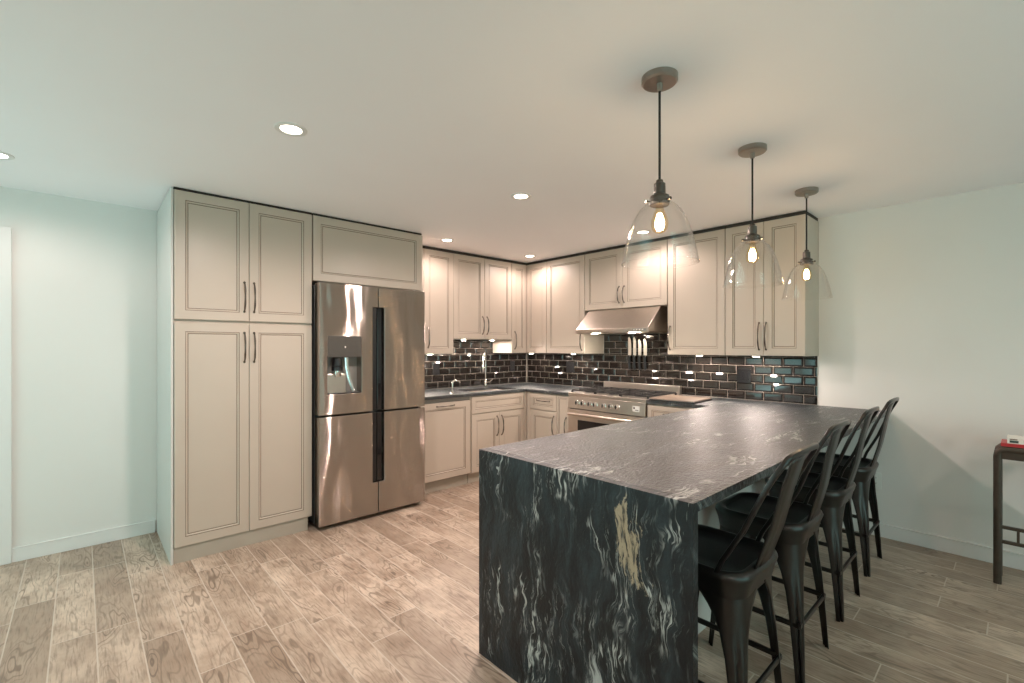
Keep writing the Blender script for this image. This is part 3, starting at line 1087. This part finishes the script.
# ------------------------------------------------------------------ lights
def downlight(label, x, y, power, group='recessed ceiling lights'):
    r = thing('recessed_light', label, 'ceiling light', (x, y, H), 0, group)
    MB().lathe([(.070, 0), (.070, -.004), (.064, -.007), (.048, -.005), (.045, 0)], M['trim'], 28).build('trim_ring', r)
    MB().lathe([(.0, -.0030), (.040, -.0030), (.045, -.001)], M['canlens'], 28).build('lens', r)
    d = bpy.data.lights.new('downlight', 'SPOT')
    d.energy = power
    d.color = WARM
    d.spot_size = R(172)
    d.spot_blend = .55
    d.shadow_soft_size = .05
    l = bpy.data.objects.new('lamp_light', d)
    l.location = (0, 0, -.03)
    l.parent = r
    col.objects.link(l)
    return r


DL = 74
downlight('recessed light in the ceiling in front of the pantry', -3.549, -2.057, DL)
downlight('recessed light in the middle of the kitchen ceiling', -2.096, -2.085, DL)
downlight('recessed light above the wall cabinet beside the refrigerator', -1.724, -.682, DL * .3)
downlight('recessed light above the corner cabinets', -.60, -.663, DL * .28)
downlight('recessed light in front of the range hood, seen behind a pendant shade', -.629, -2.104, DL * .3)
downlight('recessed light at the far left edge of the ceiling', -4.60, -.71, DL * .22)
downlight('added unseen fill light in the ceiling behind the viewpoint', -4.6, -5.6, DL * .6)  # out-of-view lamp added to fill the room with light
downlight('added unseen fill light in the ceiling behind the bar stools', -1.6, -5.6, DL * .3)  # second added fill lamp, also out of view


def puck(label, x, y, z, power=1.2):
    r = thing('puck_light', label, 'cabinet light', (x, y, z), 0, 'puck lights under the wall cabinets')
    MB().lathe([(0.026, -.009), (.031, -.007), (.033, -.001), (0, -.001)], M['chrome'], 20).build('housing', r)
    MB().lathe([(0, -.0105), (.022, -.010), (.026, -.009)], M['puck'], 20).build('lens', r)
    d = bpy.data.lights.new('puck', 'SPOT')
    d.energy = power
    d.color = WARM
    d.spot_size = R(178)
    d.spot_blend = .15
    d.shadow_soft_size = .022
    l = bpy.data.objects.new('lamp_light', d)
    l.location = (0, 0, -.02)
    l.parent = r
    col.objects.link(l)


puck('puck light under the cabinet beside the refrigerator', -1.58, -.17, UB, 4.5)
puck('left puck light under the short cabinet over the sink', -1.17, -.20, 1.46, 4.5)
puck('right puck light under the short cabinet over the sink', -.76, -.20, 1.46, 4.5)
puck('puck light under the corner wall cabinet', -.22, -.30, UB, 4.5)
puck('puck light under the cabinet left of the hood', -.18, -.93, UB, 4.5)
puck('puck light under the cabinet right of the hood', -.18, -2.40, UB, 8)
puck('puck light under the rightmost wall cabinet', -.18, -2.88, UB, 8)


def pendant(label, x, y):
    r = thing('pendant_light', label, 'pendant light', (x, y, H), 0, 'glass pendants over the peninsula')
    k = lambda z: z - H
    b = MB().lathe([(0, 0), (.066, 0), (.066, -.020), (.060, -.026), (.012, -.027), (.011, -.05), (.006, -.055), (0, -.055)], M['gunmetal'], 36)
    b.build('canopy', r)
    MB().tube([(0, 0, -.05), (0, 0, k(1.985))], .0045, M['cord'], 10).build('cord', r)
    b = MB().lathe([(0, k(1.998)), (.012, k(1.998)), (.014, k(1.988)), (.021, k(1.984)), (.022, k(1.945)), (.034, k(1.938)), (.036, k(1.932)),
                    (.036, k(1.905)), (.033, k(1.902)), (.018, k(1.903)), (0, k(1.903))], M['socketmetal'], 28)
    for a in (0.3, 0.3 + 2.094, 0.3 + 4.189):
        c, s = math.cos(a), math.sin(a)
        b.tube([(c * .034, s * .034, k(1.918)), (c * .05, s * .05, k(1.918))], [.003, .003], M['socketmetal'], 8)
        b.tube([(c * .047, s * .047, k(1.918)), (c * .053, s * .053, k(1.918))], [.006, .006], M['socketmetal'], 10)
    b.build('socket', r)
    prof = [(.0385, 1.928), (.040, 1.915), (.056, 1.905), (.078, 1.882), (.096, 1.850), (.110, 1.812), (.121, 1.772), (.130, 1.735),
            (.1355, 1.705), (.1385, 1.692), (.1405, 1.689), (.1405, 1.685)]
    inner = [(rr - .0028, z) for rr, z in prof][::-1]
    MB().lathe([(rr, k(z)) for rr, z in prof + inner], M['glass'], 48, closed=True).build('shade', r)
    bl = MB().lathe([(.013, k(1.905)), (.014, k(1.89)), (.022, k(1.87)), (.029, k(1.848)), (.031, k(1.83)), (.027, k(1.812)), (.015, k(1.801)), (0, k(1.798))],
                    M['bulbglass'], 24).build('bulb', r)
    b = MB()
    for j in range(6):
        a = 2 * PI * j / 6
        b.tube([(.006 * math.cos(a), .006 * math.sin(a), k(1.872)), (.013 * math.cos(a), .013 * math.sin(a), k(1.85)),
                (.011 * math.cos(a), .011 * math.sin(a), k(1.815))], .0028, M['filament'], 6)
    b.build('filament', bl)
    d = bpy.data.lights.new('bulb', 'POINT')
    d.energy = 4
    d.color = (1.0, .75, .58)
    d.shadow_soft_size = .025
    l = bpy.data.objects.new('lamp_light', d)
    l.location = (0, 0, k(1.84))
    l.parent = r
    col.objects.link(l)


pendant('nearest clear glass pendant, over the waterfall end', -2.667, -3.436)
pendant('middle clear glass pendant over the peninsula', -1.75, -3.429)
pendant('farthest clear glass pendant, closest to the wall', -.822, -3.419)

# ------------------------------------------------------------------ bar stools (local: front +y, back -y)
SH = .635


def rsq(hx, hy, rad, n=6):
    pts = []
    for cx, cy, a0 in ((hx - rad, hy - rad, 0), (-hx + rad, hy - rad, PI / 2), (-hx + rad, -hy + rad, PI), (hx - rad, -hy + rad, 1.5 * PI)):
        for i in range(n + 1):
            a = a0 + PI / 2 * i / n
            pts.append((cx + rad * math.cos(a), cy + rad * math.sin(a)))
    return pts


def make_stool():
    r = thing('bar_stool', None, 'bar stool', (0, 0, 0), 0, 'black metal bar stools along the peninsula')
    b = MB()
    loops = []
    for (h, rad, z) in ((.172, .07, SH - .085), (.180, .08, SH - .05), (.188, .088, SH - .028), (.192, .092, SH - .014), (.188, .09, SH - .003), (.178, .085, SH + .003),
                        (.165, .08, SH + .002), (.152, .072, SH - .006), (.144, .068, SH - .012), (.08, .03, SH - .012), (.02, .008, SH - .012)):
        loops.append([(x, y, z) for x, y in rsq(h, h, rad)])
    n = len(loops[0])
    V = [p for l in loops for p in l]
    quad = lambda i: [(i * n + j, i * n + (j + 1) % n, (i + 1) * n + (j + 1) % n, (i + 1) * n + j) for j in range(n)]
    b.add(V, sum([quad(i) for i in range(7)], []), M['stoolm'], True)
    b.add(V, sum([quad(i) for i in range(7, len(loops) - 1)], []) + [tuple((len(loops) - 1) * n + j for j in range(n))], M['seatpan'], True)
    o = b.build('seat', r, fixn=False)
    bm = bmesh.new()
    bm.from_mesh(o.data)
    bmesh.ops.remove_doubles(bm, verts=bm.verts[:], dist=.0001)
    bmesh.ops.recalc_face_normals(bm, faces=bm.faces[:])
    bm.to_mesh(o.data)
    bm.free()
    prof = [(.60, .168), (.575, .158), (.545, .128), (.515, .104), (.48, .082), (.43, .064), (.36, .051), (.27, .042), (.15, .034), (.0, .026)]
    for sx in (-1, 1):
        for sy in (-1, 1):
            rows = []
            ns = 17
            for z, wd in prof:
                t = 1 - z / .60
                cx = .178 + .022 * t
                row = []
                for i in range(ns):
                    s = -1 + 2 * i / (ns - 1)
                    kk = .9 if wd > .1 else .8
                    kk = min(.9, .06 / wd)
                    xi = wd * (s + math.sqrt(s * s + kk * kk)) / 2
                    yi = wd * (-s + math.sqrt(s * s + kk * kk)) / 2
                    gd = .007 * max(0, min(1, (.44 - z) / .06)) * max(0, 1 - abs(s) / .34)
                    row.append(Vector((sx * (cx - xi - gd), sy * (cx - yi - gd), z)))
                rows.append(row)
            b = MB()
            V, F = [], []
            for row in rows:
                V += row
            for i in range(len(rows) - 1):
                for j in range(ns - 1):
                    F.append((i * ns + j, i * ns + j + 1, (i + 1) * ns + j + 1, (i + 1) * ns + j))
            b.add(V, F, M['stoolm'], True)
            o = b.build('leg', r, fixn=False)
            md = o.modifiers.new('solid', 'SOLIDIFY')
            md.thickness = .004
            md.offset = 0
    hz, q = .235, .178
    for x0, y0, x1, y1 in ((-q, -q, q, -q), (-q, q, q, q), (-q, -q, -q, q), (q, -q, q, q)):
        MB().tube([(x0, y0, hz), (x1, y1, hz)], .009, M['stoolm'], 10, flat=(.75, 1.2)).build('stretcher', r)
    # hoop back
    half = [(.176, -.095, SH - .02), (.176, -.115, SH + .04), (.174, -.175, SH + .16), (.170, -.220, SH + .28), (.166, -.245, SH + .34),
            (.159, -.268, SH + .385), (.146, -.277, SH + .405), (.115, -.283, SH + .414), (.03, -.286, SH + .417)]
    pts = [(-x, y, z) for x, y, z in half] + [(x, y, z) for x, y, z in half[::-1]]
    MB().tube(pts, .0115, M['stoolm'], 12, flat=(.85, .7), ref=(0, 1, 0)).build('back_frame', r)
    # centre splat: slim plate with folded edges
    b = MB()
    path = [(-.180, SH - .008), (-.196, SH + .05), (-.220, SH + .14), (-.243, SH + .27), (-.266, SH + .37), (-.280, SH + .405)]
    sec = [(-1, .003), (-.9, -.001), (-.6, 0), (-.5, -.003), (.5, -.003), (.6, 0), (.9, -.001), (1, .003)]
    V, F = [], []
    for i, (y, z) in enumerate(path):
        hwid = .074 - .006 * i / 5
        for sx_, oy in sec:
            V.append((sx_ * hwid, y + oy, z))
    ns = len(sec)
    for i in range(len(path) - 1):
        for j in range(ns - 1):
            F.append((i * ns + j, i * ns + j + 1, (i + 1) * ns + j + 1, (i + 1) * ns + j))
    b.add(V, F, M['stoolm'], True)
    o = b.build('back_splat', r, fixn=False)
    md = o.modifiers.new('solid', 'SOLIDIFY')
    md.thickness = .004
    return r


proto = make_stool()
SL = ['nearest black metal bar stool, beside the waterfall end', 'second black metal bar stool from the waterfall end',
      'third black metal bar stool from the waterfall end', 'farthest black metal bar stool, closest to the bare wall']
for i, (x, y, a) in enumerate(((-2.553, -3.578, 0), (-1.942, -3.568, 0), (-1.290, -3.560, 0), (-.622, -3.55, 0))):
    o = proto if i == 0 else copy_tree(proto)
    o.location = (x, y, 0)
    o.rotation_euler = (0, 0, R(a))
    o['label'] = SL[i]
    if i == 0:                                # the nearest stool's back is bent a little further out
        piv = Vector((0, -.11, SH))
        rot = Matrix.Translation(piv) @ Matrix.Rotation(R(3.4), 4, 'X') @ Matrix.Translation(-piv)
        near = [k for k in bpy.data.objects if k.parent == o and k.name.startswith('back_')]
        bend = [(k, rot) for k in near]
for k, rot in bend:
    k.matrix_basis = rot

# ------------------------------------------------------------------ console table with magazines
r = thing('console_table', 'dark bronze console table cut off at the right edge of the photo', 'table', (-.268, -4.90, 0))
TX, TY, TH = .094, .655, .800
for sx in (-1, 1):
    b = MB()
    y0, y1 = -TY, TY
    x = sx * (TX - .018)
    pts = [(x, y0 + .018, 0), (x, y0 + .018, TH - .06), (x, y0 + .022, TH - .035), (x, y0 + .034, TH - .022), (x, y0 + .06, TH - .018),
           (x, y1 - .06, TH - .018), (x, y1 - .034, TH - .022), (x, y1 - .022, TH - .035), (x, y1 - .018, TH - .06), (x, y1 - .018, 0)]
    b.tube(pts, .018, M['bronze'], 12, flat=(1, 1), ref=(1, 0, 0))
    b.build('leg_frame', r)
    MB().box(x - .012, x + .012, y0 + .034, y1 - .034, TH - .075, TH - .033, M['bronze'], .002).build('apron', r)
    if sx > 0:
        continue
    b = MB()
    b.box(x - .010, x + .010, y0 + .034, y1 - .034, .322, .340, M['bronze'], .002)
    b.box(x - .010, x + .010, y0 + .034, y1 - .034, .238, .256, M['bronze'], .002)
    k = y0 + .09
    while k < y1 - .06:
        b.box(x - .007, x + .007, k - .006, k + .006, .254, .324, M['bronze'])
        k += .14
    b.build('rail', r)
MB().box(-TX + .036, TX - .036, -TY + .05, TY - .03, TH - .028, TH - .004, M['tabletop'], .003).build('tabletop', r)
for sy in (-1, 1):
    MB().box(-TX + .034, TX - .034, sy * (TY - .018) - .01, sy * (TY - .018) + .01, .28, .30, M['bronze'], .002).build('side_bar', r)


def book(name, label, loc, rot, w_, l_, t_, cover, spine_marks):
    r = thing(name, label, 'magazine', loc, rot, 'magazines on the console table')
    MB().box(-w_ / 2 + .003, w_ / 2 - .003, -l_ / 2 + .003, l_ / 2 - .003, .003, t_ - .003, M['white']).build('pages', r)
    c = MB()
    c.box(-w_ / 2, w_ / 2, -l_ / 2, l_ / 2, 0, .003, cover).box(-w_ / 2, w_ / 2, -l_ / 2, l_ / 2, t_ - .003, t_, cover)
    c.box(-w_ / 2, -w_ / 2 + .003, -l_ / 2, l_ / 2, .003, t_ - .003, cover)
    c.build('cover', r)
    if spine_marks:
        s = MB()
        for (a, z, ln, hh, mt) in spine_marks:
            s.box(-w_ / 2 - .0006, -w_ / 2 + .0002, a - ln / 2, a + ln / 2, z, z + hh, mt)
        s.build('spine_print', r)
    return r


book('magazine', 'red magazine lying flat at the bottom of the stack on the console table', (-.272, -4.432, TH + .0008), 0, .17, .31, .018, M['red'], None)
book('magazine', 'white magazine with dark spine print on top of the red one', (-.272, -4.447, TH + .0193), 0, .155, .29, .030, M['white'],
     [(.118, .005, .035, .013, M['dkgreen']), (.120, .021, .03, .006, M['brownink']), (.03, .012, .10, .012, M['gasket']), (-.09, .012, .06, .012, M['brownink'])])
b = MB().tube([(-.10, 0, .012), (-.06, .02, .016), (0, .025, .018), (.06, .02, .016), (.10, 0, .012)], [.004, .012, .016, .012, .004], M['black'], 10, flat=(1.4, .6))
tag(b.build('pouch', loc=(-.272, -4.50, TH + .0498)), 'small dark object lying on top of the white magazine', 'pouch').rotation_euler = (0, 0, PI / 2)
